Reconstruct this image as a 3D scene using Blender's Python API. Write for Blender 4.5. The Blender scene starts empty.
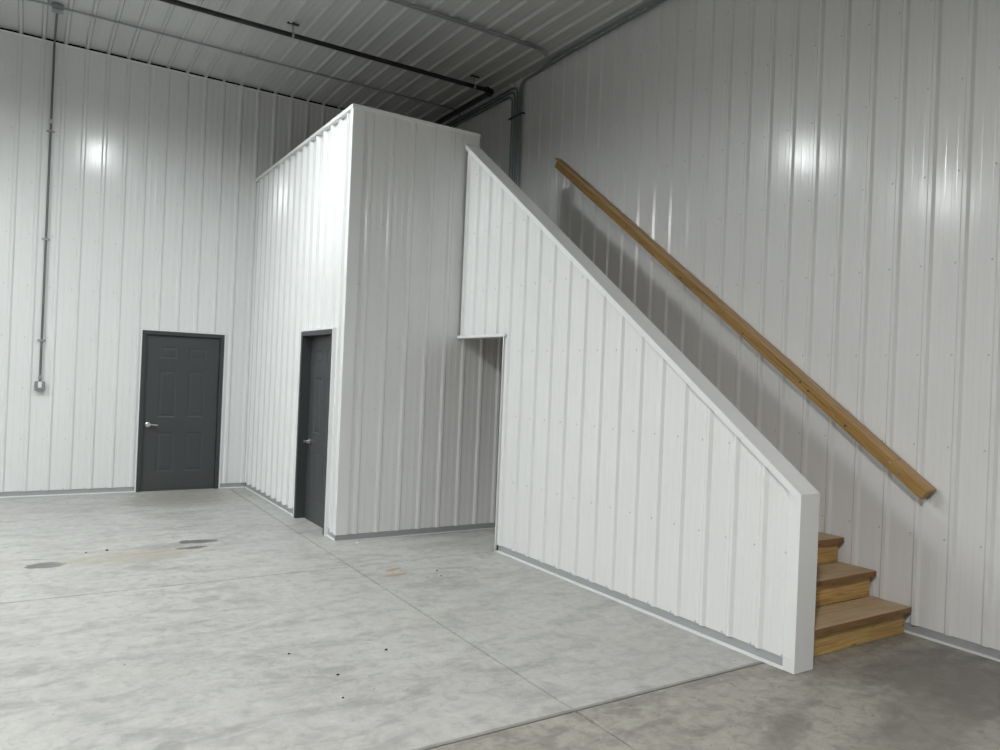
import bpy, math, random
from mathutils import Vector, Matrix
random.seed(7)
S = bpy.context.scene
COL = S.collection

# ------------------------------------------------------------------ measures
XR = 2.684          # pan plane of the right wall
XS, TS = 1.257, 0.172   # stair wall face, thickness
D = 3.63            # booth depth
HB = 4.26           # booth top
CZ = 5.535          # ceiling
YB = 0.02           # pan plane of the back wall
YO, HO = -4.54, 2.056   # opening under the stairs
YE = -7.842         # end of the stair wall
HP = 1.056          # height of its end
SL = 0.7275         # slope of its cap
XL, YF = -15.6, -25.6    # far walls, out of the picture
PITCH = 0.2325
def capz(y): return HP + SL * (y - YE)

# ------------------------------------------------------------------ mesh builder
class MB:
    def __init__(s): s.v, s.f, s.m = [], [], []
    def face(s, pts, m=0):
        b = len(s.v); s.v += [tuple(p) for p in pts]; s.f.append(tuple(range(b, b + len(pts)))); s.m.append(m)
    def grid(s, rows, m=0, close=False):
        b = len(s.v); n = len(rows[0])
        for r in rows: s.v += [tuple(p) for p in r]
        for i in range(len(rows) - 1):
            for j in range(n if close else n - 1):
                k = (j + 1) % n
                s.f.append((b + i*n + j, b + i*n + k, b + (i+1)*n + k, b + (i+1)*n + j)); s.m.append(m)
    def box(s, x0, y0, z0, x1, y1, z1, m=0, bev=0.0):
        x0, x1 = min(x0, x1), max(x0, x1); y0, y1 = min(y0, y1), max(y0, y1); z0, z1 = min(z0, z1), max(z0, z1)
        if bev <= 0:
            P = [(x, y, z) for z in (z0, z1) for (x, y) in ((x0, y0), (x1, y0), (x1, y1), (x0, y1))]
            b = len(s.v); s.v += P
            for q in ((3,2,1,0), (4,5,6,7), (0,1,5,4), (1,2,6,5), (2,3,7,6), (3,0,4,7)):
                s.f.append(tuple(b + i for i in q)); s.m.append(m)
            return
        e = bev; b = len(s.v)
        idx = {}
        for ax in range(3):
            for sx in (0, 1):
                for sy in (0, 1):
                    for sz in (0, 1):
                        p = [(x0, x1)[sx], (y0, y1)[sy], (z0, z1)[sz]]
                        for a, sg in enumerate((sx, sy, sz)):
                            if a != ax: p[a] += e if sg == 0 else -e
                        idx[(ax, sx, sy, sz)] = len(s.v); s.v.append(tuple(p))
        def ad(q): s.f.append(tuple(q)); s.m.append(m)
        for ax in range(3):
            o = [a for a in range(3) if a != ax]
            for sg in (0, 1):
                q = []
                for u, w in ((0,0), (1,0), (1,1), (0,1)):
                    k = [0, 0, 0]; k[ax] = sg; k[o[0]] = u; k[o[1]] = w; q.append(idx[(ax, *k)])
                if (sg == 0) != (ax == 1): q.reverse()
                ad(q)
        for ax in range(3):
            o = [a for a in range(3) if a != ax]
            for u in (0, 1):
                for w in (0, 1):
                    q = []
                    for fa, e_ in ((o[0], 0), (o[0], 1), (o[1], 1), (o[1], 0)):
                        k = [0, 0, 0]; k[ax] = e_; k[o[0]] = u; k[o[1]] = w; q.append(idx[(fa, *k)])
                    ad(q)
        for sx in (0, 1):
            for sy in (0, 1):
                for sz in (0, 1): ad([idx[(a, sx, sy, sz)] for a in range(3)])
    def prism(s, poly, vec, m=0):
        a = [Vector(p) for p in poly]; v = Vector(vec); c = [p + v for p in a]; n = len(a)
        s.face(a[::-1], m); s.face(c, m)
        for i in range(n): s.face((a[i], a[(i+1) % n], c[(i+1) % n], c[i]), m)
    def tube(s, pts, r, n=10, m=0, caps=True):
        pts = [Vector(p) for p in pts]; rows = []; up = None
        rr = r if isinstance(r, (list, tuple)) else [r] * len(pts)
        for i, p in enumerate(pts):
            t = ((pts[min(i+1, len(pts)-1)] - p).normalized() + (p - pts[max(i-1, 0)]).normalized()).normalized()
            if up is None: up = t.orthogonal().normalized()
            up = (up - t * up.dot(t)).normalized(); q = t.cross(up)
            rows.append([p + (up * math.cos(a) + q * math.sin(a)) * rr[i] for a in (2*math.pi*k/n for k in range(n))])
        s.grid(rows, m, close=True)
        if caps: s.face(rows[0][::-1], m); s.face(rows[-1], m)
    def lathe(s, c, prof, axis=(0,0,1), n=24, m=0):
        c = Vector(c); a = Vector(axis).normalized(); u = a.orthogonal().normalized(); w = a.cross(u)
        s.grid([[c + a*h + (u*math.cos(t) + w*math.sin(t))*max(r, 1e-5) for t in (2*math.pi*k/n for k in range(n))] for r, h in prof], m, close=True)

def rounded(pts, rad, n=6):
    pts = [Vector(p) for p in pts]; out = [pts[0]]
    for i in range(1, len(pts) - 1):
        a, b, c = pts[i-1], pts[i], pts[i+1]
        d1 = (a - b).normalized(); d2 = (c - b).normalized()
        p, q = b + d1*rad, b + d2*rad
        for k in range(n + 1):
            t = k / n; out.append(p*(1-t)**2 + b*(2*t*(1-t)) + q*t*t)
    out.append(pts[-1]); return out

def link(name, mb, mats, parent=None, origin=None, smooth=False, mat=None):
    me = bpy.data.meshes.new(name); o = bpy.data.objects.new(name, me); COL.objects.link(o)
    if parent is not None: org = Vector(parent['_o'])
    elif origin is not None: org = Vector(origin)
    else: org = Vector((0, 0, 0))
    vs = [Vector(v) - org for v in mb.v]
    me.from_pydata([tuple(v) for v in vs], [], mb.f)
    import bmesh
    bm = bmesh.new(); bm.from_mesh(me)
    bmesh.ops.remove_doubles(bm, verts=bm.verts, dist=1e-5)
    bmesh.ops.recalc_face_normals(bm, faces=bm.faces)
    bm.to_mesh(me); bm.free()
    if not isinstance(mats, (list, tuple)): mats = [mats]
    for m in mats: me.materials.append(m)
    if len(mats) > 1 and len(me.polygons) == len(mb.m):
        for p, k in zip(me.polygons, mb.m): p.material_index = k
    if smooth:
        for p in me.polygons: p.use_smooth = True
        try: me.set_sharp_from_angle(angle=math.radians(40))
        except Exception: pass
    if parent is not None: o.parent = parent
    else: o.location = org
    o['_o'] = tuple(org)
    return o

def tag(o, label, cat, group=None, kind=None):
    o['label'] = label; o['category'] = cat
    if group: o['group'] = group
    if kind: o['kind'] = kind
    return o
def empty(name, loc):
    o = bpy.data.objects.new(name, None); COL.objects.link(o); o.location = loc; o['_o'] = tuple(loc)
    o.empty_display_size = 0.1
    return o
def structure(o, label, cat): return tag(o, label, cat, kind='structure')

# ------------------------------------------------------------------ materials
def nt(name):
    m = bpy.data.materials.new(name); m.use_nodes = True
    t = m.node_tree; b = t.nodes['Principled BSDF']; return m, t, b
def N(t, k, **kw):
    n = t.nodes.new(k)
    for a, v in kw.items(): setattr(n, a, v)
    return n
def L(t, a, b): t.links.new(a, b)
def simple(name, col, rough=0.5, metal=0.0, spec=0.5):
    m, t, b = nt(name)
    b.inputs['Base Color'].default_value = (*col, 1); b.inputs['Roughness'].default_value = rough
    b.inputs['Metallic'].default_value = metal; b.inputs['Specular IOR Level'].default_value = spec
    return m
def mixc(t, fac, a, b, mode='MIX'):
    n = N(t, 'ShaderNodeMix', data_type='RGBA', blend_type=mode)
    for k, v in ((0, fac), (6, a), (7, b)):
        if hasattr(v, 'default_value'): L(t, v, n.inputs[k])
        elif k == 0: n.inputs[0].default_value = v
        else: n.inputs[k].default_value = (*v, 1)
    return n.outputs[2]
def noise(t, vec, scale, detail=4, rough=0.55, mapscale=None, dist=0.0):
    if mapscale is not None:
        mp = N(t, 'ShaderNodeMapping'); mp.inputs['Scale'].default_value = mapscale; L(t, vec, mp.inputs['Vector']); vec = mp.outputs[0]
    n = N(t, 'ShaderNodeTexNoise'); n.inputs['Scale'].default_value = scale; n.inputs['Detail'].default_value = detail
    n.inputs['Roughness'].default_value = rough; n.inputs['Distortion'].default_value = dist
    L(t, vec, n.inputs['Vector']); return n.outputs['Fac']
def ramp(t, fac, stops):
    r = N(t, 'ShaderNodeValToRGB'); e = r.color_ramp.elements
    while len(e) < len(stops): e.new(0.5)
    for k, (p, c) in zip(e, stops):
        k.position = p; k.color = (c, c, c, 1) if not isinstance(c, tuple) else (*c, 1)
    L(t, fac, r.inputs[0]); return r.outputs[0]
def maprange(t, v, a, b, c=0.0, d=1.0, smooth=False):
    n = N(t, 'ShaderNodeMapRange'); n.interpolation_type = 'SMOOTHSTEP' if smooth else 'LINEAR'
    for k, x in zip((1, 2, 3, 4), (a, b, c, d)): n.inputs[k].default_value = x
    L(t, v, n.inputs[0]); return n.outputs[0]
def math_(t, op, a, b=None):
    n = N(t, 'ShaderNodeMath', operation=op)
    for k, v in ((0, a), (1, b)):
        if v is None: continue
        if hasattr(v, 'default_value'): L(t, v, n.inputs[k])
        else: n.inputs[k].default_value = v
    return n.outputs[0]

def panel_mat(name, col, rough):
    m, t, b = nt(name)
    g = N(t, 'ShaderNodeTexCoord').outputs['Object']
    n1 = noise(t, g, 1.6, 2, mapscale=(1, 1, 0.35))
    n2 = noise(t, g, 60, 3)
    c = mixc(t, maprange(t, n1, 0.3, 0.7), tuple(x*0.975 for x in col), col)
    L(t, c, b.inputs['Base Color'])
    L(t, maprange(t, n2, 0.3, 0.7, rough-0.03, rough+0.04), b.inputs['Roughness'])
    b.inputs['Specular IOR Level'].default_value = 0.5
    bp_ = N(t, 'ShaderNodeBump'); bp_.inputs['Strength'].default_value = 0.05; bp_.inputs['Distance'].default_value = 0.05
    wv = math_(t, 'ADD', noise(t, g, 3.2, 1, mapscale=(1, 1, 0.6)), math_(t, 'MULTIPLY', noise(t, g, 11.0, 1, mapscale=(1, 1, 0.04)), 0.16))
    L(t, wv, bp_.inputs['Height']); L(t, bp_.outputs[0], b.inputs['Normal'])
    return m
M_PANEL = panel_mat('white_painted_steel', (0.79, 0.795, 0.795), 0.19)
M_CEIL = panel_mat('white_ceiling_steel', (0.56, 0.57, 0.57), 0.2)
M_TRIM = simple('white_trim_steel', (0.80, 0.81, 0.81), 0.33)
M_BASE = simple('grey_base_board', (0.36, 0.37, 0.38), 0.55)
M_SCREW = simple('screw_head_metal', (0.50, 0.51, 0.51), 0.4, 0.3)
M_DOOR = simple('charcoal_door_paint', (0.060, 0.063, 0.066), 0.42)
M_FRAME = simple('charcoal_frame_paint', (0.050, 0.053, 0.056), 0.38)
M_NICKEL = simple('satin_nickel', (0.62, 0.61, 0.58), 0.28, 1.0)
M_EMT = simple('galvanised_conduit', (0.30, 0.34, 0.35), 0.42, 0.7)
M_EMTW = simple('weathered_conduit', (0.36, 0.375, 0.38), 0.5, 0.4)
M_EMTD = simple('dull_wall_conduit', (0.15, 0.155, 0.155), 0.5, 0.3)
M_BLACK = simple('black_iron_pipe', (0.012, 0.012, 0.012), 0.5)
M_BOXG = simple('galvanised_box_steel', (0.30, 0.32, 0.335), 0.45, 0.5)
M_IVORY = simple('white_plastic', (0.85, 0.85, 0.84), 0.35)
M_DARK = simple('dark_gap', (0.02, 0.02, 0.02), 0.9)
M_STEEL = simple('black_strut_steel', (0.05, 0.055, 0.06), 0.5, 0.3)
M_HOUSE = simple('lamp_housing_black', (0.03, 0.03, 0.03), 0.5)

def wood(name, light, dark, rough=0.55, grime=None, knots=0.5):
    m, t, b = nt(name)
    tc = N(t, 'ShaderNodeTexCoord').outputs['Object']
    oi = N(t, 'ShaderNodeObjectInfo').outputs['Random']
    off = N(t, 'ShaderNodeCombineXYZ')
    for k in range(3): L(t, math_(t, 'MULTIPLY', oi, (17.0, 31.0, 23.0)[k]), off.inputs[k])
    va = N(t, 'ShaderNodeVectorMath', operation='ADD'); L(t, tc, va.inputs[0]); L(t, off.outputs[0], va.inputs[1]); g = va.outputs[0]
    warp = noise(t, g, 1.3, 2, mapscale=(0.8, 3, 3))
    grain = noise(t, g, 9, 5, 0.6, mapscale=(0.35, 9, 9), dist=0.6)
    broad = noise(t, g, 3, 3, mapscale=(0.5, 4, 4))
    c = mixc(t, ramp(t, grain, [(0.36, 0.0), (0.62, 1.0)]), dark, light)
    st = noise(t, g, 6, 4, 0.65, mapscale=(0.22, 5, 5), dist=1.2)
    c = mixc(t, maprange(t, st, 0.46, 0.34, 0, 0.65), c, tuple(x*0.55 for x in dark))
    c = mixc(t, maprange(t, broad, 0.3, 0.75, 0, 0.55), c, tuple(x*0.72 for x in light))
    v = N(t, 'ShaderNodeTexVoronoi'); v.inputs['Scale'].default_value = 5.2
    mp = N(t, 'ShaderNodeMapping'); mp.inputs['Scale'].default_value = (0.8, 2.2, 2.2); L(t, g, mp.inputs['Vector']); L(t, mp.outputs[0], v.inputs['Vector'])
    kn = maprange(t, v.outputs['Distance'], 0.04, 0.17, knots, 0.0, True)
    c = mixc(t, kn, c, tuple(x*0.28 for x in dark))
    if grime:
        gr = noise(t, g, 5, 5, 0.65, mapscale=(0.6, 1.6, 1.6))
        c = mixc(t, maprange(t, gr, 0.35, 0.7, 0.25, 0.9), c, grime)
    L(t, c, b.inputs['Base Color']); b.inputs['Roughness'].default_value = rough
    bp_ = N(t, 'ShaderNodeBump'); bp_.inputs['Strength'].default_value = 0.15; bp_.inputs['Distance'].default_value = 0.004
    L(t, grain, bp_.inputs['Height']); L(t, bp_.outputs[0], b.inputs['Normal'])
    return m
M_RAIL = wood('golden_rail_pine', (0.46, 0.275, 0.085), (0.25, 0.13, 0.036), 0.5)
M_CAPW = wood('lit_rail_cap_pine', (0.54, 0.35, 0.17), (0.42, 0.25, 0.11), 0.5, knots=0.25)  # lighter than the rail: the brighter light on its top, put into colour
M_RISER = wood('yellow_riser_pine', (0.68, 0.45, 0.17), (0.40, 0.23, 0.065), 0.55)
M_TREAD = wood('worn_tread_pine', (0.62, 0.44, 0.23), (0.30, 0.18, 0.085), 0.6, grime=(0.50, 0.39, 0.26))
M_NOSE = wood('tread_edge_pine', (0.30, 0.16, 0.06), (0.22, 0.11, 0.04), 0.6)

def concrete(name, c1, c2, tint, mottled, stains_and_shade):
    m, t, b = nt(name)
    g = N(t, 'ShaderNodeTexCoord').outputs['Object']
    n1 = noise(t, g, 0.9, 6, 0.62, dist=0.4)
    n2 = noise(t, g, 3.4, 6, 0.65, mapscale=(0.6, 1.4, 1), dist=0.8)
    n3 = noise(t, g, 30, 4, 0.6)
    n4 = noise(t, g, 0.55, 3, 0.5)
    n5 = noise(t, g, 190, 2, 0.5)
    c = mixc(t, ramp(t, n1, [(0.34, 0.0), (0.66, 1.0)]), c1, c2)
    c = mixc(t, maprange(t, n2, 0.36, 0.72, 0, mottled), c, tuple(x*1.22 for x in c2))
    c = mixc(t, maprange(t, n2, 0.5, 0.28, 0, mottled), c, tuple(x*0.74 for x in c1))
    c = mixc(t, maprange(t, n4, 0.5, 0.72, 0, 0.5), c, tint)
    c = mixc(t, maprange(t, n3, 0.3, 0.7, 0.0, 0.18), c, tuple(x*0.72 for x in c1))
    n6 = noise(t, g, 11, 6, 0.7, dist=0.5)
    c = mixc(t, maprange(t, n6, 0.49, 0.36, 0.0, 0.5*mottled), c, tuple(x*0.66 for x in c1))
    c = mixc(t, maprange(t, n6, 0.53, 0.66, 0.0, 0.5*mottled), c, tuple(x*1.25 for x in c2))
    c = mixc(t, maprange(t, n5, 0.60, 0.70, 0.0, 0.4), c, tuple(x*0.5 for x in c1))
    n7 = noise(t, g, 22, 2, 0.5)
    c = mixc(t, maprange(t, n7, 0.735, 0.76, 0.0, 0.6), c, tuple(x*0.25 for x in c1))
    sx = N(t, 'ShaderNodeSeparateXYZ'); L(t, g, sx.inputs[0])
    wob = noise(t, g, 8, 4)
    for (px, py, rx, ry, ang, col, amt, soft) in stains_and_shade:
        dx = math_(t, 'SUBTRACT', sx.outputs[0], px); dy = math_(t, 'SUBTRACT', sx.outputs[1], py)
        ca, sa = math.cos(ang), math.sin(ang)
        u = math_(t, 'DIVIDE', math_(t, 'ADD', math_(t, 'MULTIPLY', dx, ca), math_(t, 'MULTIPLY', dy, sa)), rx)
        v = math_(t, 'DIVIDE', math_(t, 'SUBTRACT', math_(t, 'MULTIPLY', dy, ca), math_(t, 'MULTIPLY', dx, sa)), ry)
        d = math_(t, 'ADD', math_(t, 'MULTIPLY', u, u), math_(t, 'MULTIPLY', v, v))
        d = math_(t, 'ADD', d, math_(t, 'MULTIPLY', math_(t, 'SUBTRACT', wob, 0.5), 2.6))
        c = mixc(t, maprange(t, d, 1.0 - soft, 1.0 + soft, amt, 0.0, True), c, col)
    L(t, c, b.inputs['Base Color'])
    L(t, maprange(t, n2, 0.3, 0.7, 0.42, 0.58), b.inputs['Roughness'])
    b.inputs['Specular IOR Level'].default_value = 0.45
    bp_ = N(t, 'ShaderNodeBump'); bp_.inputs['Strength'].default_value = 0.12; bp_.inputs['Distance'].default_value = 0.004
    L(t, n3, bp_.inputs['Height']); L(t, bp_.outputs[0], b.inputs['Normal'])
    return m
OIL = (0.12, 0.12, 0.115); RUST = (0.36, 0.25, 0.13); OCH = (0.37, 0.335, 0.27)
stains_and_shade = [(-3.0, -7.613, 14.0, 0.010, 0.0, (0.20, 0.195, 0.18), 0.6, 0.9), (-2.40, -3.56, 0.135, 0.10, 0.1, OIL, 0.88, 0.22), (-2.47, -3.33, 0.10, 0.02, -0.3, OIL, 0.35, 0.5),
          (-1.15, -3.12, 0.20, 0.07, -0.15, OIL, 0.88, 0.22), (-1.26, -3.36, 0.13, 0.055, 0.1, OIL, 0.88, 0.22),
          (-1.75, -3.50, 0.55, 0.22, 0.0, OCH, 0.55, 0.8), (-1.60, -3.42, 0.22, 0.03, 0.1, RUST, 0.4, 0.6),
          (-0.95, -0.75, 0.6, 0.45, 0.0, (0.27, 0.245, 0.20), 0.55, 0.9), (-2.9, -3.4, 0.3, 0.3, 0.0, OCH, 0.5, 0.9),  # first patch paints the door's dark brown reflection on the floor
          (0.10, -4.77, 0.10, 0.03, 0.4, RUST, 0.85, 0.4), (0.03, -4.93, 0.11, 0.034, 0.1, RUST, 0.9, 0.4),
          (0.72, -5.32, 0.08, 0.02, -0.3, RUST, 0.4, 0.5), (-1.45, -5.0, 0.10, 0.08, 0.0, OIL, 0.3, 0.5),
          (-2.0, -7.1, 0.06, 0.05, 0.0, OIL, 0.35, 0.6)]
M_CONC = concrete('smooth_grey_concrete', (0.375, 0.372, 0.358), (0.455, 0.452, 0.434), (0.445, 0.432, 0.40), 0.75, stains_and_shade)
M_CONC2 = concrete('rough_tan_concrete', (0.235, 0.222, 0.195), (0.345, 0.33, 0.29), (0.21, 0.195, 0.165), 1.0,
                   [(1.2, -8.6, 0.9, 0.22, 0.3, (0.15, 0.138, 0.118), 0.5, 0.9), (0.55, -8.3, 0.35, 0.07, 0.4, (0.14, 0.13, 0.11), 0.45, 0.8),
                    (2.1, -8.4, 0.5, 0.5, 0.0, (0.15, 0.138, 0.12), 0.6, 0.9)])  # soft patch paints extra shade on the floor at the stair foot

# ------------------------------------------------------------------ ribbed steel panel
def profile(s0, s1, anchor, pitch, w=0.030, h=0.018):
    pts = []
    k0 = math.floor((s0 - anchor) / pitch) - 1; k1 = math.ceil((s1 - anchor) / pitch) + 1
    for k in range(k0, k1 + 1):
        c = anchor + k * pitch
        pts += [(c - w, 0), (c - 0.012, h), (c + 0.012, h), (c + w, 0)]
        for q in (0.335, 0.665):
            e = c + q * pitch
            pts += [(e - 0.0165, 0), (e - 0.013, 0.0018), (e + 0.013, 0.0018), (e + 0.0165, 0)]
    pts.sort()
    def at(s):
        for (a, da), (b, db) in zip(pts, pts[1:]):
            if a <= s <= b: return da + (db - da) * ((s - a) / (b - a) if b > a else 0)
        return 0
    return [(s0, at(s0))] + [p for p in pts if s0 + 1e-4 < p[0] < s1 - 1e-4] + [(s1, at(s1))]
def add_panel(mb, P0, ds, dn, s0, s1, z0, z1, anchor, pitch=PITCH, screws=None, soff=0.06, rib=(0.030, 0.018)):
    """P0 + s*ds + d*dn ; z0, z1 numbers or functions of s."""
    P0, ds, dn = Vector(P0), Vector(ds), Vector(dn)
    f0 = z0 if callable(z0) else (lambda s: z0); f1 = z1 if callable(z1) else (lambda s: z1)
    pr = profile(s0, s1, anchor, pitch, *rib)
    lo = [P0 + ds*s + dn*d + Vector((0, 0, f0(s))) for s, d in pr]
    hi = [P0 + ds*s + dn*d + Vector((0, 0, f1(s))) for s, d in pr]
    mb.grid([lo, hi], 0)
    if screws:
        k = math.ceil((s0 - anchor - soff) / pitch)
        while anchor + soff + k*pitch < s1 - 0.02:
            s = anchor + soff + k*pitch; k += 1
            if s < s0 + 0.02: continue
            for z in screws:
                if f0(s) + 0.005 < z < f1(s) - 0.04:
                    c = P0 + ds*s + Vector((0, 0, z))
                    mb.lathe(c, [(0.0075, 0.0), (0.0075, 0.0015), (0.0048, 0.002), (0.0045, 0.0055), (0.0, 0.006)], dn, 6, 1)
ROWS = [0.075 + 0.6135*k for k in range(9)]
ROWS_R = [0.068 + 0.6245*k for k in range(9)]
ZB = 0.066   # lower end of the panels

def base(mb, a, b, n, out=0.019):
    """grey strip under the panels with a small white floor lip; a, b floor points, n the wall's normal."""
    a, b, n = Vector(a), Vector(b), Vector(n); z = Vector((0, 0, 1))
    pr = [(-0.003, 0.078), (-0.003, 0.011), (out, 0.011), (out, 0.0), (-0.003, 0.0)]
    for k, ((d0, h0), (d1, h1)) in enumerate(zip(pr, pr[1:])):
        mb.face((a + n*d0 + z*h0, b + n*d0 + z*h0, b + n*d1 + z*h1, a + n*d1 + z*h1), 0 if k == 0 else 1)

# ------------------------------------------------------------------ floor
mb = MB()
xs_ = [XL, -12.44, -9.39, -6.34, -3.24, -0.19, XR + 0.2]; ys_ = [YF, -22.9, -19.85, -16.8, -13.73, -10.68, -7.625, -4.54, -1.49, 0.2]
for i in range(len(xs_) - 1):
    for j in range(len(ys_) - 1):
        seam = lambda y: 0.008 if abs(y + 7.625) < 0.01 else 0.006
        x0, x1 = xs_[i] + 0.006, xs_[i+1] - 0.006; y0, y1 = ys_[j] + seam(ys_[j]), ys_[j+1] - seam(ys_[j+1])
        c = 0.004; c0 = 0.012 if abs(ys_[j] + 7.625) < 0.01 else 0.003; c1 = 0.006 if abs(ys_[j+1] + 7.625) < 0.01 else 0.003
        m = 1 if ys_[j+1] < -7.5 else 0
        P = [(x0, y0, -0.02), (x1, y0, -0.02), (x1, y1, -0.02), (x0, y1, -0.02)]
        Q = [(x0+.003, y0+c0, 0), (x1-.003, y0+c0, 0), (x1-.003, y1-c1, 0), (x0+.003, y1-c1, 0)]
        ze = -0.005 if abs(ys_[j] + 7.625) < 0.01 else -0.004
        R_ = [(x0, y0, ze), (x1, y0, ze), (x1, y1, -0.004), (x0, y1, -0.004)]
        mb.face(Q, m)
        for k in range(4):
            l = (k + 1) % 4
            mb.face((P[k], P[l], R_[l], R_[k]), m); mb.face((R_[k], R_[l], Q[l], Q[k]), m)
mb.face([(XL, YF, -0.02), (XR + 0.2, YF, -0.02), (XR + 0.2, 0.2, -0.02), (XL, 0.2, -0.02)], 2)
floor = link('floor', mb, [M_CONC, M_CONC2, M_DARK])
structure(floor, 'grey concrete floor with sawn joints and a tan slab in front', 'floor')

# ------------------------------------------------------------------ back wall
DX0, DX1, FR = -1.3424, -0.3279, 2.083
BA = -0.243; BPITCH = 0.2308
mb = MB(); zt = 5.474
X_, Yn = (1, 0, 0), (0, -1, 0)
add_panel(mb, (0, YB, 0), X_, Yn, XL, DX0 - 0.018, ZB, zt, BA, BPITCH, None)
add_panel(mb, (0, YB, 0), X_, Yn, DX0 - 0.018, DX1 + 0.018, FR + 0.018, zt, BA, BPITCH, None)
add_panel(mb, (0, YB, 0), X_, Yn, DX1 + 0.018, 0.045, ZB, zt, BA, BPITCH, None)
add_panel(mb, (0, YB, 0), X_, Yn, 0.045, XR, 3.0, zt, BA, BPITCH, None)
def screw_rows(mb, xa, xb, zmin=0, zmax=9, rows=ROWS):
    k = math.ceil((xa - BA + 0.06) / BPITCH)
    while BA - 0.06 + k*BPITCH < xb:
        s = BA - 0.06 + k*BPITCH; k += 1
        for z in rows:
            if zmin < z < zmax: mb.lathe((s, YB, z), [(0.0075, 0.0), (0.0075, 0.0015), (0.0048, 0.002), (0.0045, 0.0055), (0.0, 0.006)], (0, -1, 0), 6, 1)
screw_rows(mb, -4.0, DX0 - 0.03, 0.07, 5.3); screw_rows(mb, DX0, DX1, FR + 0.05, 5.3); screw_rows(mb, DX1 + 0.03, 0.0, 0.07, 5.3)
w = link('wall_back', mb, [M_PANEL, M_SCREW]); structure(w, 'white ribbed steel back wall holding the wide charcoal door', 'wall')
mb = MB(); mb.box(XL, -0.010, 5.470, XR, 0.03, 5.480)
w = link('trim_1', mb, M_TRIM); structure(w, 'thin white trim along the top of the back wall', 'trim')
mb = MB(); base(mb, (XL, YB, 0), (DX0 - 0.02, YB, 0), (0, -1, 0)); base(mb, (DX1 + 0.02, YB, 0), (0.03, YB, 0), (0, -1, 0))
w = link('baseboard_back', mb, [M_BASE, M_TRIM]); structure(w, 'grey base strip along the foot of the back wall', 'baseboard')

# ------------------------------------------------------------------ right wall
RA = -7.528
mb = MB()
add_panel(mb, (XR, 0, 0), (0, 1, 0), (-1, 0, 0), -9.6, YB, ZB, CZ, RA, 0.2297, ROWS_R, 0.05)
add_panel(mb, (XR, 0, 0), (0, 1, 0), (-1, 0, 0), YF, -9.6, ZB, CZ, RA, 0.2297)
w = link('wall_right', mb, [M_PANEL, M_SCREW]); structure(w, 'tall white ribbed steel wall beside the stairs with the wooden rail', 'wall')
mb = MB(); base(mb, (XR, YF, 0), (XR, 0, 0), (-1, 0, 0))
w = link('baseboard_right', mb, [M_BASE, M_TRIM]); structure(w, 'grey base strip along the foot of the wall by the stairs', 'baseboard')

# far walls behind and left of the photographer
mb = MB(); add_panel(mb, (XL, 0, 0), (0, 1, 0), (1, 0, 0), YF, 0, 0, CZ, 0)
w = link('wall_left', mb, M_PANEL); structure(w, 'white ribbed steel wall at the far left of the hall', 'wall')
mb = MB(); add_panel(mb, (0, YF, 0), (1, 0, 0), (0, 1, 0), XL, XR, 0, CZ, 0)
w = link('wall_front', mb, M_PANEL); structure(w, 'white ribbed steel wall behind the viewer', 'wall')

# ------------------------------------------------------------------ ceiling : ribs run away from the back wall, slightly coved at it
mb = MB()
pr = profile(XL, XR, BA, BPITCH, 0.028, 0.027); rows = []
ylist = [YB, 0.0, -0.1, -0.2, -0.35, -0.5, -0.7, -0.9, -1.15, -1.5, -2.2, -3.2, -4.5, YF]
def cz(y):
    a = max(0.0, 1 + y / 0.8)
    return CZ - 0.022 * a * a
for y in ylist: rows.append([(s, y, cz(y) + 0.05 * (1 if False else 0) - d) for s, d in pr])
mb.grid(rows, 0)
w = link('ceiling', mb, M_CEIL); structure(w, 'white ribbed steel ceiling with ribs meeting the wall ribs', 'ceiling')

# ------------------------------------------------------------------ booth
DA, DB = -2.2877, -3.3035       # door in its side
mb = MB(); SA = -0.185
P0, ds, dn = (0.040, 0, 0), (0, 1, 0), (-1, 0, 0); RB = (0.042, 0.035)
add_panel(mb, P0, ds, dn, -D + 0.02, DB - 0.012, ZB, HB - 0.01, SA, 0.2335, ROWS, 0.07, RB)
add_panel(mb, P0, ds, dn, DB - 0.012, DA + 0.012, FR + 0.012, HB - 0.01, SA, 0.2335, None, 0.07, RB)
add_panel(mb, P0, ds, dn, DA + 0.012, YB, ZB, HB - 0.01, SA, 0.2335, None, 0.07, RB)
mb.face([(0.15, 0, 0), (0.15, -D + 0.15, 0), (0.15, -D + 0.15, HB - 0.02), (0.15, 0, HB - 0.02)], 0)
w = link('wall_booth_side', mb, [M_PANEL, M_SCREW]); structure(w, 'bright white ribbed side of the booth with the narrow door', 'wall')
mb = MB(); FA = 0.433; FP = 0.2285
P0, ds, dn = (0, -D + 0.02, 0), (1, 0, 0), (0, -1, 0)
add_panel(mb, P0, ds, dn, 0.02, XS + 0.02, ZB, HB - 0.02, FA, FP, ROWS, -0.07)
add_panel(mb, P0, ds, dn, XS + 0.02, XR, ZB, 2.86, FA, FP, ROWS, -0.07)
mb.box(XS + 0.02, -D + 0.0205, 2.86, XS + TS, -D + 0.15, HB - 0.02, 0)
mb.face([(0.15, -D + 0.15, 0), (XS + TS, -D + 0.15, 0), (XS + TS, -D + 0.15, HB - 0.02), (0.15, -D + 0.15, HB - 0.02)], 0)
w = link('wall_booth_front', mb, [M_PANEL, M_SCREW]); structure(w, 'shaded white ribbed front of the booth left of the stair wall', 'wall')
# mezzanine deck inside the booth (behind its parapet)
mb = MB(); mb.box(0.15, -D + 0.15, 2.98, XR - 0.02, -0.02, 3.05); mb.box(XS + TS, -D + 0.03, 2.86, XR - 0.02, -D + 0.15, 3.05)
w = link('floor_mezzanine', mb, M_TREAD); structure(w, 'wooden deck on top of the booth behind its parapet', 'floor')
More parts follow.
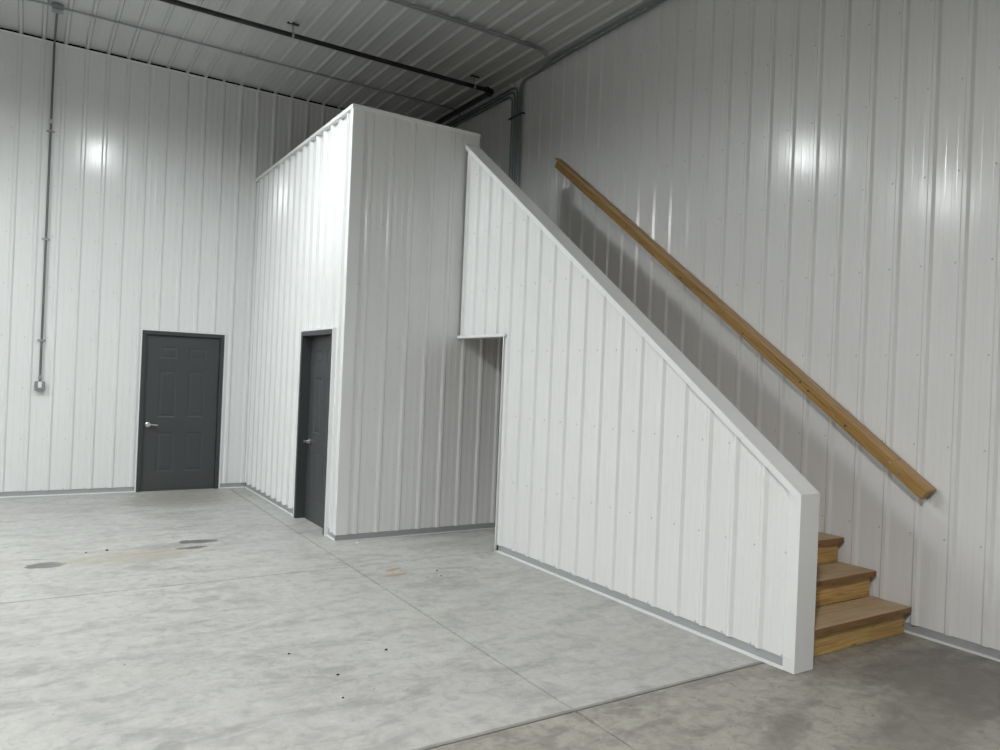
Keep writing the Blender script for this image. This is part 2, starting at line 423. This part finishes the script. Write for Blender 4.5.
# cap, corner, end block and base of the booth
CX = XS + TS + 0.003
mb = MB()
mb.box(-0.008, -D + 0.162, HB - 0.036, 0.168, YB, HB); mb.box(-0.008, -D - 0.006, HB - 0.036, CX, -D + 0.162, HB)
w = link('trim_2', mb, M_TRIM); structure(w, 'white flat cap trim along the top of the booth', 'trim')
mb = MB()
e = 0.002
mb.prism([(e, -D + 0.08, 0.066), (e, -D + e, 0.066), (0.12, -D + e, 0.066), (0.12, -D + 0.004, 0.066), (0.004, -D + 0.004, 0.066), (0.004, -D + 0.08, 0.066)], (0, 0, HB - 0.10))
w = link('trim_3', mb, M_TRIM); structure(w, 'white corner trim on the front edge of the booth', 'trim')
mb = MB(); mb.box(XS - 0.012, -D - 0.003, 4.10, CX - 0.006, -D + 0.03, HB - 0.037)
mb.lathe((XS + 0.13, -D - 0.003, 4.16), [(0.0075, 0.0), (0.0075, 0.0015), (0.0045, 0.0055), (0.0, 0.006)], (0, -1, 0), 6)
w = link('trim_4', mb, M_TRIM); structure(w, 'short white block trim where the booth cap meets the stair wall', 'trim')
mb = MB(); base(mb, (0.033, YB, 0), (0.033, DA + 0.01, 0), (-1, 0, 0)); base(mb, (0.033, DB - 0.01, 0), (0.033, -D + 0.02, 0), (-1, 0, 0))
base(mb, (0.0, -D + 0.02, 0), (XR - 0.03, -D + 0.02, 0), (0, -1, 0))
w = link('baseboard_booth', mb, [M_BASE, M_TRIM]); structure(w, 'grey base strip around the foot of the booth', 'baseboard')

# ------------------------------------------------------------------ stair wall
mb = MB(); TA = -4.597; TP = 0.2283
P0, ds, dn = (XS + 0.028, 0, 0), (0, 1, 0), (-1, 0, 0)
ctop = lambda s: capz(s) - 0.02
add_panel(mb, P0, ds, dn, YO - 0.03, -D - 0.004, HO + 0.02, ctop, TA, TP, ROWS, 0.06)
add_panel(mb, P0, ds, dn, YE + 0.03, YO - 0.03, ZB, ctop, TA, TP, ROWS, 0.06)
# back face and reveal of the wall
xi = XS + TS - 0.004
mb.face([(xi, YE + 0.005, 0), (xi, YO, 0), (xi, YO, capz(YO) - 0.02), (xi, YE + 0.005, capz(YE) - 0.02)], 0)
mb.face([(xi, YO, HO), (xi, -D, HO), (xi, -D, capz(-D) - 0.02), (xi, YO, capz(YO) - 0.02)], 0)
mb.face([(XS + 0.02, YO, 0), (xi, YO, 0), (xi, YO, HO), (XS + 0.02, YO, HO)], 0)
mb.face([(XS + 0.02, YO, HO), (xi, YO, HO), (xi, -D, HO), (XS + 0.02, -D, HO)], 0)
w = link('wall_stair', mb, [M_PANEL, M_SCREW]); structure(w, 'white ribbed wall with a sloping top along the stairs', 'wall')
# sloping cap
mb = MB(); nrm = Vector((0, -math.sin(math.atan(SL)), math.cos(math.atan(SL))))
yb = -D + 0.0
def capbox(x0, x1, t0, t1):
    a0 = Vector((0, YE - 0.004, capz(YE - 0.004))); a1 = Vector((0, yb, capz(yb)))
    poly = [(x0, p.y, p.z - t) for p, t in ((a0, t1), (a0, t0), (a1, t0), (a1, t1))]
    mb.prism(poly, (x1 - x0, 0, 0))
capbox(XS - 0.005, XS + TS + 0.002, 0.0, 0.052)
for k in range(9):
    y = -7.4 + k * 0.46
    mb.lathe((XS - 0.005, y, capz(y) - 0.03), [(0.007, 0.0), (0.007, 0.0015), (0.0045, 0.005), (0.0, 0.0055)], (-1, 0, 0), 6)
w = link('trim_5', mb, M_TRIM); structure(w, 'white sloping cap trim on top of the stair wall', 'trim')
# end post trim
mb = MB()
mb.prism([(XS - 0.003, YE - 0.003, 0.004), (XS - 0.003, YE - 0.003, HP - 0.03), (XS - 0.003, YE + 0.078, HP + 0.078*SL - 0.03), (XS - 0.003, YE + 0.078, 0.004)], (TS + 0.004, 0, 0))
for dy, z in ((0.062, 0.085), (0.04, 0.08)):
    mb.lathe((XS - 0.003, YE + dy, z), [(0.007, 0.0), (0.007, 0.0015), (0.0045, 0.005), (0.0, 0.0055)], (-1, 0, 0), 6)
w = link('trim_6', mb, M_TRIM); structure(w, 'white square end trim at the foot of the stair wall', 'trim')
# opening trim
mb = MB()
mb.box(XS - 0.004, YO - 0.032, HO - 0.004, XS + 0.0, -D - 0.002, HO + 0.03); mb.box(XS - 0.004, YO - 0.03, HO - 0.004, XS + 0.05, -D - 0.002, HO)
mb.box(XS - 0.006, YO, 0.0, XS + 0.05, YO + 0.004, HO); mb.box(XS - 0.006, YO - 0.012, 0.0, XS - 0.002, YO + 0.004, HO + 0.03)
mb.box(XS + 0.012, YO - 0.07, 0.066, XS + 0.014, YO, HO)
w = link('trim_7', mb, M_TRIM); structure(w, 'thin white trim around the opening under the stairs', 'trim')
mb = MB(); base(mb, (XS + 0.026, YE + 0.08, 0), (XS + 0.026, YO - 0.01, 0), (-1, 0, 0), 0.024)
w = link('baseboard_stair', mb, [M_BASE, M_TRIM]); structure(w, 'grey base strip along the foot of the stair wall', 'baseboard')

# ------------------------------------------------------------------ doors (local frame: u across, w out of the wall, z up)
def door(name, label, org, du, dw, recess, knob_first, proud):
    org, du, dw = Vector(org), Vector(du), Vector(dw)
    W = 1.015; F = 0.05; H = FR; lw = W - 2*F; lh = 2.028; lz = 0.012
    root = empty(name, org); structure(root, label, 'door')
    def T(u, w, z): return org + du*u + dw*w + Vector((0, 0, z))
    def bx(mb, u0, w0, z0, u1, w1, z1, m=0):
        a, b = T(u0, w0, z0), T(u1, w1, z1); mb.box(a.x, a.y, a.z, b.x, b.y, b.z, m)
    mb = MB()
    dep = max(recess + 0.05, 0.1)
    for u0, u1 in ((0, F), (W - F, W)): bx(mb, u0, -dep, 0, u1, proud, H)
    bx(mb, F, -dep, H - F, W - F, proud, H)
    # stop behind the leaf
    bx(mb, F, -recess - 0.06, 0, F + 0.014, -recess - 0.045, H - F); bx(mb, W - F - 0.014, -recess - 0.06, 0, W - F, -recess - 0.045, H - F)
    bx(mb, F, -recess - 0.08, -0.002, W - F, -recess + 0.0, 0.007)
    link('door_frame', mb, M_FRAME, root)
    # casing trim
    mb = MB(); e = 0.016
    bx(mb, -e, -0.01, 0, 0, proud + 0.003, H + e); bx(mb, W, -0.01, 0, W + e, proud + 0.003, H + e); bx(mb, 0, -0.01, H, W, proud + 0.003, H + e)
    o = link('casing_trim', mb, M_TRIM, root); o['label'] = 'thin white casing trim'
    # leaf
    mb = MB(); g = 0.006
    us = [F + g, F + .17, F + .385, F + .53, F + .745, W - F - g]
    top = lz + lh
    zs = [lz, top - 1.79, top - 1.275, top - 1.076, top - .466, top - .31, top - .157, H - F - g]
    for i in range(5):
        for j in range(7):
            u0, u1, z0, z1 = us[i], us[i+1], zs[j], zs[j+1]
            if i in (1, 3) and j in (1, 3, 5):
                rings = [(0, 0), (0.012, -0.006), (0.024, -0.006), (0.045, -0.0015)]
                loops = [[T(u0+a, -recess+d, z0+a), T(u1-a, -recess+d, z0+a), T(u1-a, -recess+d, z1-a), T(u0+a, -recess+d, z1-a)] for a, d in rings]
                mb.grid(loops, 0, close=True); mb.face(loops[-1], 0)
            else: mb.face([T(u0, -recess, z0), T(u1, -recess, z0), T(u1, -recess, z1), T(u0, -recess, z1)], 0)
    a, b = us[0], us[-1]; c, d = zs[0], zs[-1]; k = -recess - 0.044
    for q in (((a, c), (b, c)), ((b, c), (b, d)), ((b, d), (a, d)), ((a, d), (a, c))):
        mb.face([T(q[0][0], -recess, q[0][1]), T(q[1][0], -recess, q[1][1]), T(q[1][0], k, q[1][1]), T(q[0][0], k, q[0][1])], 0)
    mb.face([T(a, k, c), T(b, k, c), T(b, k, d), T(a, k, d)], 0)
    leaf = link('door_leaf', mb, M_DOOR, root); leaf['label'] = 'charcoal six-panel door leaf'
    # lever set
    ku = F + 0.062 if knob_first else W - F - 0.062; sg = 1 if knob_first else -1; kz = 0.865
    mb = MB()
    mb.lathe(T(ku, -recess, kz), [(0.034, 0), (0.034, 0.006), (0.028, 0.012), (0.014, 0.014), (0.012, 0.045), (0.016, 0.05), (0.016, 0.062), (0.0, 0.064)], dw, 20)
    p = [T(ku, -recess + 0.055, kz), T(ku + sg*0.03, -recess + 0.056, kz + 0.002), T(ku + sg*0.08, -recess + 0.054, kz - 0.003), T(ku + sg*0.115, -recess + 0.046, kz - 0.006)]
    mb.tube(p, [0.010, 0.0095, 0.009, 0.008], 8)
    o = link('lever_handle', mb, M_NICKEL, leaf, smooth=True); o['label'] = 'satin nickel lever handle'
    hu = W - F - 0.001 if knob_first else F + 0.001
    for z in (0.24, 1.02, 1.80):
        mb = MB(); mb.tube([T(hu, -recess + 0.006, z - 0.05), T(hu, -recess + 0.006, z + 0.05)], 0.007, 8)
        bx(mb, hu - 0.004, -recess - 0.002, z - 0.05, hu + 0.004, -recess + 0.003, z + 0.05)
        link('hinge', mb, M_FRAME, leaf)
    return root
door('door_1', 'wide charcoal six-panel door in the back wall', (DX0, YB, 0), (1, 0, 0), (0, -1, 0), 0.012, True, 0.021)
door('door_2', 'charcoal door set deep in the bright side of the booth', (0.040, DA, 0), (0, -1, 0), (-1, 0, 0), 0.068, True, 0.037)

# ------------------------------------------------------------------ staircase
st = empty('staircase', ((XS + TS + XR) / 2, YE + 0.125, 0))
tag(st, 'wooden stairs of pale pine climbing between the sloping wall and the right wall', 'stairs')
RISE, RUN, NS = 0.1895, 0.2625, 16
XA, XB = XS + TS + 0.006, XR - 0.022
Y1 = -7.717
def board(name, c, size, mats, parent, rot=None, bev=0.004):
    mb = MB(); hx, hy, hz = (q / 2 for q in size); mb.box(-hx, -hy, -hz, hx, hy, hz, 0, bev)
    me_o = link(name, mb, mats)
    me_o.parent = parent; me_o.location = Vector(c) - Vector(parent['_o'])
    if rot is not None: me_o.rotation_euler = rot.to_euler()
    return me_o
for k in range(NS):
    y = Y1 + RUN*k; z = RISE*(k + 1)
    if k < NS - 1:
        tr = board('tread', ((XA + XB)/2, y - 0.030 + 0.146, z - 0.019), (XB - XA, 0.292, 0.038), M_TREAD, st, bev=0.006)
        ed = board('tread_nosing', ((XA + XB)/2, y - 0.0315, z - 0.0195), (XB - XA - 0.004, 0.004, 0.034), M_NOSE, st, bev=0.001)
        ed.parent = tr; ed.location = Vector(((XA + XB)/2, y - 0.0315, z - 0.0195)) - Vector(((XA + XB)/2, y - 0.030 + 0.146, z - 0.019))
        ed['label'] = 'darker front edge'
    x1 = XR - 0.050
    zb = 0.002 if k == 0 else z - RISE - 0.0
    if k: x1 = XR - 0.045
    board('riser', ((XA + x1)/2, y + 0.010, (zb + z - 0.0385)/2), (x1 - XA, 0.02, z - 0.0385 - zb), M_RISER, st, bev=0.002)
for nm, x in (('stringer', XA + 0.02), ('stringer', (XA + XB)/2), ('stringer', XR - 0.10)):
    mb = MB(); pts = [(x, Y1 + 0.021, 0.0)]
    for k in range(NS - 1):
        pts += [(x, Y1 + 0.021 + RUN*k, RISE*(k+1) - 0.039), (x, Y1 + 0.021 + RUN*(k+1), RISE*(k+1) - 0.039)]
    yt = Y1 + 0.021 + RUN*(NS - 1)
    pts += [(x, yt, RISE*(NS - 1) - 0.36), (x, Y1 + 0.45, 0.0)]
    mb.prism(pts, (0.036, 0, 0)); link(nm, mb, M_RISER, st)

# ------------------------------------------------------------------ handrail on the right wall
ang = math.atan(0.73); ca, sa = math.cos(ang), math.sin(ang)
def rz(y): return 2.204 + 0.73 * (y + 6.247)     # top line of the rail
hr = empty('handrail', (XR - 0.07, -7.86, rz(-7.86) - 0.09))
tag(hr, 'long golden pine handrail sloping up the right wall above the stairs', 'handrail')
R = Matrix(((0, -1, 0), (ca, 0, -sa), (sa, 0, ca))).to_4x4()
def rail(name, x0, x1, ya, yb_, t0, t1, mat, bev=0.004):
    Lg = (yb_ - ya) / ca; ym = (ya + yb_)/2
    n = Vector((0, -sa, ca)); c = Vector(((x0 + x1)/2, ym, rz(ym))) - n * ((t0 + t1)/2)
    return board(name, c, (Lg, x1 - x0, t1 - t0), mat, hr, R, bev)
rail('rail_board', XR - 0.108, XR - 0.070, -7.875, -3.47, 0.006, 0.080, M_RAIL)
rail('backing_board', XR - 0.069, XR - 0.021, -7.872, -3.45, 0.012, 0.080, M_RAIL)
rail('cap_board', XR - 0.1105, XR - 0.022, -7.635, -3.43, -0.016, 0.0045, M_CAPW, 0.002)
rail('cap_board', XR - 0.111, XR - 0.021, -7.878, -7.637, -0.0165, 0.0045, M_CAPW, 0.002)
for y, t in ((-7.62, 0.03), (-7.70, 0.052), (-6.95, 0.04), (-6.87, 0.03), (-6.3, 0.05), (-5.55, 0.05), (-4.75, 0.045), (-7.28, 0.05)):
    n = Vector((0, -sa, ca)); c = Vector((XR - 0.108, y, rz(y))) - n*t
    mb = MB(); mb.lathe(c, [(0.009, -0.002), (0.009, 0.002), (0.006, 0.004), (0.0, 0.0045)], (-1, 0, 0), 10)
    shiny = y < -7.5
    o = link('bolt_head', mb, M_NICKEL if shiny else M_STEEL, hr); o['label'] = 'bright bolt head' if shiny else 'dark bolt head'

# ------------------------------------------------------------------ electrics
# switch box, conduit and junction box on the back wall
XC = -2.440
CUR = -0.016
sb = empty('switch_box', (XC, 0, 1.27)); tag(sb, 'small steel switch box at the foot of the wall conduit', 'switch box')
mb = MB(); mb.box(XC - 0.054, -0.044, 1.277, XC + 0.054, 0.003, 1.388, 0, 0.006); link('box_body', mb, M_BOXG, sb)
mb = MB(); mb.box(XC - 0.051, -0.050, 1.280, XC + 0.051, -0.0445, 1.385, 0, 0.003); cp = link('cover_plate', mb, M_BOXG, sb)
mb = MB(); mb.box(XC - 0.019, -0.056, 1.312, XC + 0.019, -0.0505, 1.382, 0, 0.002); o = link('rocker_switch', mb, M_IVORY, cp); o['label'] = 'white rocker switch'
for dx in (-0.04, 0.04):
    mb = MB(); mb.lathe((XC + dx, -0.050, 1.30), [(0.005, 0), (0.004, 0.003), (0, 0.0035)], (0, -1, 0), 8); link('cover_screw', mb, M_SCREW, cp)

YJ = -1.02; ZC = CZ - 0.035
ct = empty('conduit', (XC, 0, 1.388)); tag(ct, 'thin grey conduit running down the back wall to the switch box', 'conduit')
mb = MB(); mb.tube(rounded([(XC, CUR, 1.388), (XC, CUR, CZ - 0.075), (XC, YJ + 0.055, ZC)], 0.05), 0.0125, 10); link('tube', mb, M_EMTD, ct, smooth=True)
for z in (4.49, 1.41):
    mb = MB(); mb.lathe((XC, CUR, z), [(0.0126, 0), (0.018, 0.002), (0.018, 0.05), (0.0126, 0.052)], (0, 0, 1), 12); o = link('coupling', mb, M_NICKEL if z > 3 else M_EMTW, ct, smooth=True)
for z in (4.40, 1.88, 3.1):
    mb = MB(); mb.box(XC - 0.045, -0.002, z - 0.012, XC + 0.045, 0.0025, z + 0.012); mb.box(XC - 0.018, CUR - 0.016, z - 0.012, XC + 0.018, -0.002, z + 0.012); link('strap', mb, M_EMTW, ct)
jb = empty('junction_box', (XC, YJ, CZ - 0.07)); tag(jb, 'square grey junction box under the ceiling above the back wall', 'junction box')
mb = MB(); mb.box(XC - 0.055, YJ - 0.055, CZ - 0.078, XC + 0.055, YJ + 0.055, CZ - 0.019, 0, 0.006); link('box_body', mb, M_BOXG, jb)
mb = MB(); mb.box(XC - 0.058, YJ - 0.058, CZ - 0.083, XC + 0.058, YJ + 0.058, CZ - 0.0785, 0, 0.002); link('cover_plate', mb, M_BOXG, jb)
def run(label, pts, rad, r, mat, group=None, straps=(), saxis=0):
    root = empty('conduit', pts[0]); tag(root, label, 'conduit', group)
    mb = MB(); mb.tube(rounded(pts, rad), r, 10); link('tube', mb, mat, root, smooth=True)
    for c in straps:
        mb = MB(); a = r + 0.004
        if saxis == 0: mb.box(c[0] - 0.012, c[1] - 0.045, CZ - 0.021, c[0] + 0.012, c[1] + 0.045, CZ - 0.0185); mb.box(c[0] - 0.012, c[1] - a, c[2] - a, c[0] + 0.012, c[1] + a, CZ - 0.02)
        else: mb.box(XR - 0.0215, c[1] - 0.012, c[2] - 0.04, XR - 0.0192, c[1] + 0.012, c[2] + 0.04); mb.box(c[0] - a, c[1] - 0.012, c[2] - a, XR - 0.02, c[1] + 0.012, c[2] + a)
        link('strap', mb, mat, root)
    return root
run('thin grey ceiling conduit leaving the junction box toward the left', [(XC - 0.056, YJ, ZC), (-6.0, YJ, ZC)], 0.05, 0.0125, M_EMTW, None, [(-3.1, YJ, ZC), (-2.7, YJ, ZC)])
run('thin grey ceiling conduit from the junction box across to the right wall', [(XC + 0.056, YJ, ZC), (2.52, YJ, ZC), (2.60, YJ, 5.42)], 0.06, 0.0125, M_EMTW, None, [(-2.1, YJ, ZC), (-0.3, YJ, ZC), (1.3, YJ, ZC)])
for dy, lb in ((0.0, 'ceiling conduit of the front pair, the one nearer the back wall'), (-0.045, 'ceiling conduit of the front pair, the one farther from the back wall')):
    run(lb, [(-6.0, -3.38 + dy, ZC), (2.33, -3.38 + dy, ZC), (2.41, -3.37 + dy, ZC - 0.02), (2.43, -3.36 + dy, 5.44)], 0.045, 0.0125, M_EMTW, None, [(1.2, -3.38 + dy, ZC), (-0.6, -3.38 + dy, ZC)])
# vertical bundle on the right wall : three turn to the back corner, two toward the viewer
XV = XR - 0.036
G = 'upright conduits on the right wall'
spec = [(-2.335, 5.35, 0.0, 'leftmost'), (-2.392, 5.395, 0.0, 'second from left'), (-2.447, 5.44, 0.0, 'middle'),
        (-2.497, 5.462, -1, 'second from right'), (-2.545, 5.476, -1, 'rightmost')]
for y, zt_, dr, nm in spec:
    xo = XV if dr == 0 else (2.562 if nm == 'rightmost' else 2.615)
    ye = -0.3 if dr == 0 else -12.0
    way = 'bending backward' if dr == 0 else 'bending forward'
    run('%s of five upright conduits above the stair wall, %s' % (nm, way), [(XV, y, 3.06), (XV, y, zt_), (XV, y - (0.35 if dr else -0.3), zt_), (xo, y - (0.9 if dr else -0.6), zt_), (xo, ye, zt_)], 0.12, 0.0135, M_EMT, G,
        [(XV, -0.5, zt_)] if dr == 0 else [], 1)
mb = MB(); mb.box(XR - 0.066, -2.63, 5.032, XR - 0.053, -2.29, 5.048, 0, 0.002)
for y in (-2.31, -2.61): mb.box(XR - 0.066, y - 0.012, 5.033, XR - 0.0195, y + 0.012, 5.047)
o = link('strut_clamp', mb, M_STEEL, None, (XR - 0.06, -2.45, 5.03)); tag(o, 'dark strut bar clamping the five upright conduits to the wall', 'clamp')

# black gas pipe along the ceiling and its hangers
YP, ZP = -2.20, 5.384
gp = empty('gas_pipe', (0, YP, ZP)); tag(gp, 'black iron pipe hung under the ceiling, turning along the right wall', 'pipe')
XP = 2.42
mb = MB(); mb.tube([(-6.0, YP, ZP), (XP - 0.03, YP, ZP)], 0.027, 14); link('pipe', mb, M_BLACK, gp, smooth=True)
mb = MB(); mb.tube([(XP, YP + 0.03, ZP), (XP, -0.03, ZP)], 0.036, 14); link('pipe', mb, M_BLACK, gp, smooth=True)
mb = MB(); mb.tube(rounded([(XP - 0.09, YP, ZP), (XP, YP, ZP), (XP, YP + 0.09, ZP)], 0.05), 0.036, 14)
mb.tube([(XP - 0.10, YP, ZP), (XP - 0.07, YP, ZP)], 0.043, 14); mb.tube([(XP, YP + 0.07, ZP), (XP, YP + 0.10, ZP)], 0.043, 14)
link('elbow', mb, M_BLACK, gp, smooth=True)
for x, lb in ((-0.21, 'left black hanger holding the ceiling pipe'), (2.14, 'right black hanger holding the ceiling pipe near the right wall')):
    hg = empty('pipe_hanger', (x, YP, ZP)); tag(hg, lb, 'hanger', 'pipe hangers')
    mb = MB(); mb.tube([(x, YP, ZP + 0.034), (x, YP, CZ - 0.02)], 0.006, 8); link('rod', mb, M_EMTW, hg)
    mb = MB(); mb.box(x - 0.065, YP - 0.02, CZ - 0.028, x + 0.065, YP + 0.02, CZ - 0.0185); link('ceiling_plate', mb, M_BLACK, hg)
    mb = MB(); rr = [(x - 0.013, YP + 0.033*math.cos(t), ZP + 0.033*math.sin(t)) for t in (2*math.pi*k/20 for k in range(20))]
    r2 = [(x + 0.013, b, c) for a, b, c in rr]; r3 = [(x + 0.013, YP + 0.0275*math.cos(t), ZP + 0.0275*math.sin(t)) for t in (2*math.pi*k/20 for k in range(20))]; r4 = [(x - 0.013, b, c) for a, b, c in r3]
    mb.grid([rr, r2, r3, r4, rr], 0, close=True); link('ring', mb, M_EMT, hg)

# ------------------------------------------------------------------ small crumbs lying on the concrete
crumbs = [(-1.93, -3.20, 0.017, 0, 'black crumb on the floor between the round oil stain and the long ones'), (-2.094, -3.232, 0.011, 0, 'tiny dark crumb just right of the round oil stain'),
          (-0.705, -6.449, 0.013, 0, 'black round crumb nearest the long floor joint'), (-1.09, -6.678, 0.011, 0, 'black speck on the open floor, right of its neighbours'),
          (-1.236, -6.263, 0.011, 0, 'black speck on the open floor, farthest back of three'), (-1.169, -6.966, 0.009, 0, 'faint black speck on the open floor, nearest of three'),
          (0.417, -4.958, 0.012, 0, 'farther dark crumb of the two in front of the opening'), (0.374, -5.112, 0.010, 0, 'nearer dark crumb of the two in front of the opening'),
          (-0.086, -0.718, 0.026, 1, 'small pale scrap on the floor by the booth corner'), (0.185, -3.728, 0.020, 2, 'white chip on the floor in front of the booth')]
for x, y, r, kd, lb in crumbs:
    mb = MB(); n = 7; rows = []; r *= 0.8
    for h, q in ((0.0, 0.75), (0.35, 1.0), (0.7, 0.8), (1.0, 0.25)):
        rows.append([(x + r*q*math.cos(2*math.pi*k/n)*random.uniform(.8, 1.2), y + r*q*math.sin(2*math.pi*k/n)*random.uniform(.8, 1.2), h*r*0.7) for k in range(n)])
    mb.grid(rows, 0, close=True); mb.face(rows[-1]); mb.face(rows[0][::-1])
    o = link('floor_crumb', mb, (M_DARK, M_NICKEL, M_IVORY)[kd], None, (x, y, 0)); tag(o, lb, 'debris')

# ------------------------------------------------------------------ lamps : round high-bay lights under the ceiling, last two added as unseen fill
def emit(name, col, s):
    m = bpy.data.materials.new(name); m.use_nodes = True; t = m.node_tree; t.nodes.clear()
    e = t.nodes.new('ShaderNodeEmission'); e.inputs[0].default_value = (*col, 1); e.inputs[1].default_value = s
    o = t.nodes.new('ShaderNodeOutputMaterial'); t.links.new(e.outputs[0], o.inputs[0]); return m
COOL, WARM = (0.95, 1.0, 0.995), (1.0, 0.985, 0.97)
E1 = emit('lamp_lens_soft', COOL, 520.0); E2 = emit('lamp_lens_cool', COOL, 1000.0)
E3 = emit('fill_lens_warm', WARM, 2150.0); E4 = emit('fill_lens_bright', COOL, 1300.0)
def lamp(x, y, z, em, label):
    root = empty('high_bay_lamp', (x, y, z)); tag(root, label, 'lamp', 'round lamps hung under the ceiling')
    mb = MB(); mb.lathe((x, y, z), [(0.0, 0.010), (0.150, 0.010), (0.160, -0.024), (0.168, -0.024), (0.172, 0.03), (0.13, 0.075), (0.06, 0.13), (0.0, 0.13)], (0, 0, 1), 32); link('housing', mb, M_HOUSE, root, smooth=True)
    mb = MB(); mb.lathe((x, y, z), [(0.0, 0.0), (0.149, 0.0), (0.149, 0.008), (0.0, 0.008)], (0, 0, 1), 32); link('lens', mb, em, root)
    mb = MB(); mb.tube([(x, y, z + 0.13), (x, y, CZ - 0.005)], 0.008, 8); link('rod', mb, M_HOUSE, root)
lamp(-1.7, -3.55, 5.15, E1, 'round lamp nearest the booth')
lamp(-5.4, -3.60, 5.15, E2, 'round lamp left of the one nearest the booth')
lamp(-9.4, -7.60, 5.15, E4, 'unseen fill lamp added far to the left of the viewer')  # added fill, placed for its light on the stair and right walls
lamp(-3.9, -11.2, 5.15, E3, 'bright unseen fill lamp added almost above the viewer')  # added fill, strength set to brighten stairs and right wall

# ------------------------------------------------------------------ world, camera, colour
wd = bpy.data.worlds.new('world'); S.world = wd; wd.use_nodes = True
wd.node_tree.nodes['Background'].inputs[0].default_value = (0, 0, 0, 1); wd.node_tree.nodes['Background'].inputs[1].default_value = 0.0
cam = bpy.data.cameras.new('camera'); co = bpy.data.objects.new('camera', cam); COL.objects.link(co); S.camera = co
yaw, pit, rol = 0.56468, 0.00287, 0.04143
F = Vector((math.sin(yaw)*math.cos(pit), math.cos(yaw)*math.cos(pit), math.sin(pit)))
Rr = F.cross(Vector((0, 0, 1))).normalized(); Uu = Rr.cross(F)
R2 = Rr*math.cos(rol) + Uu*math.sin(rol); U2 = -Rr*math.sin(rol) + Uu*math.cos(rol)
mt = Matrix((R2, U2, -F)).transposed().to_4x4(); mt.translation = Vector((-2.59861, -10.58811, 1.66623)); co.matrix_world = mt
cam.sensor_width = 36; cam.sensor_fit = 'HORIZONTAL'; cam.lens = 36 * 749.83 / 1000; cam.clip_start = 0.05; cam.clip_end = 100
S.view_settings.view_transform = 'Standard'; S.view_settings.look = 'None'; S.view_settings.gamma = 1; S.view_settings.exposure = 0.0
try: S.view_settings.use_curve_mapping = False
except Exception: pass
for o in list(bpy.data.objects):
    if '_o' in o: del o['_o']
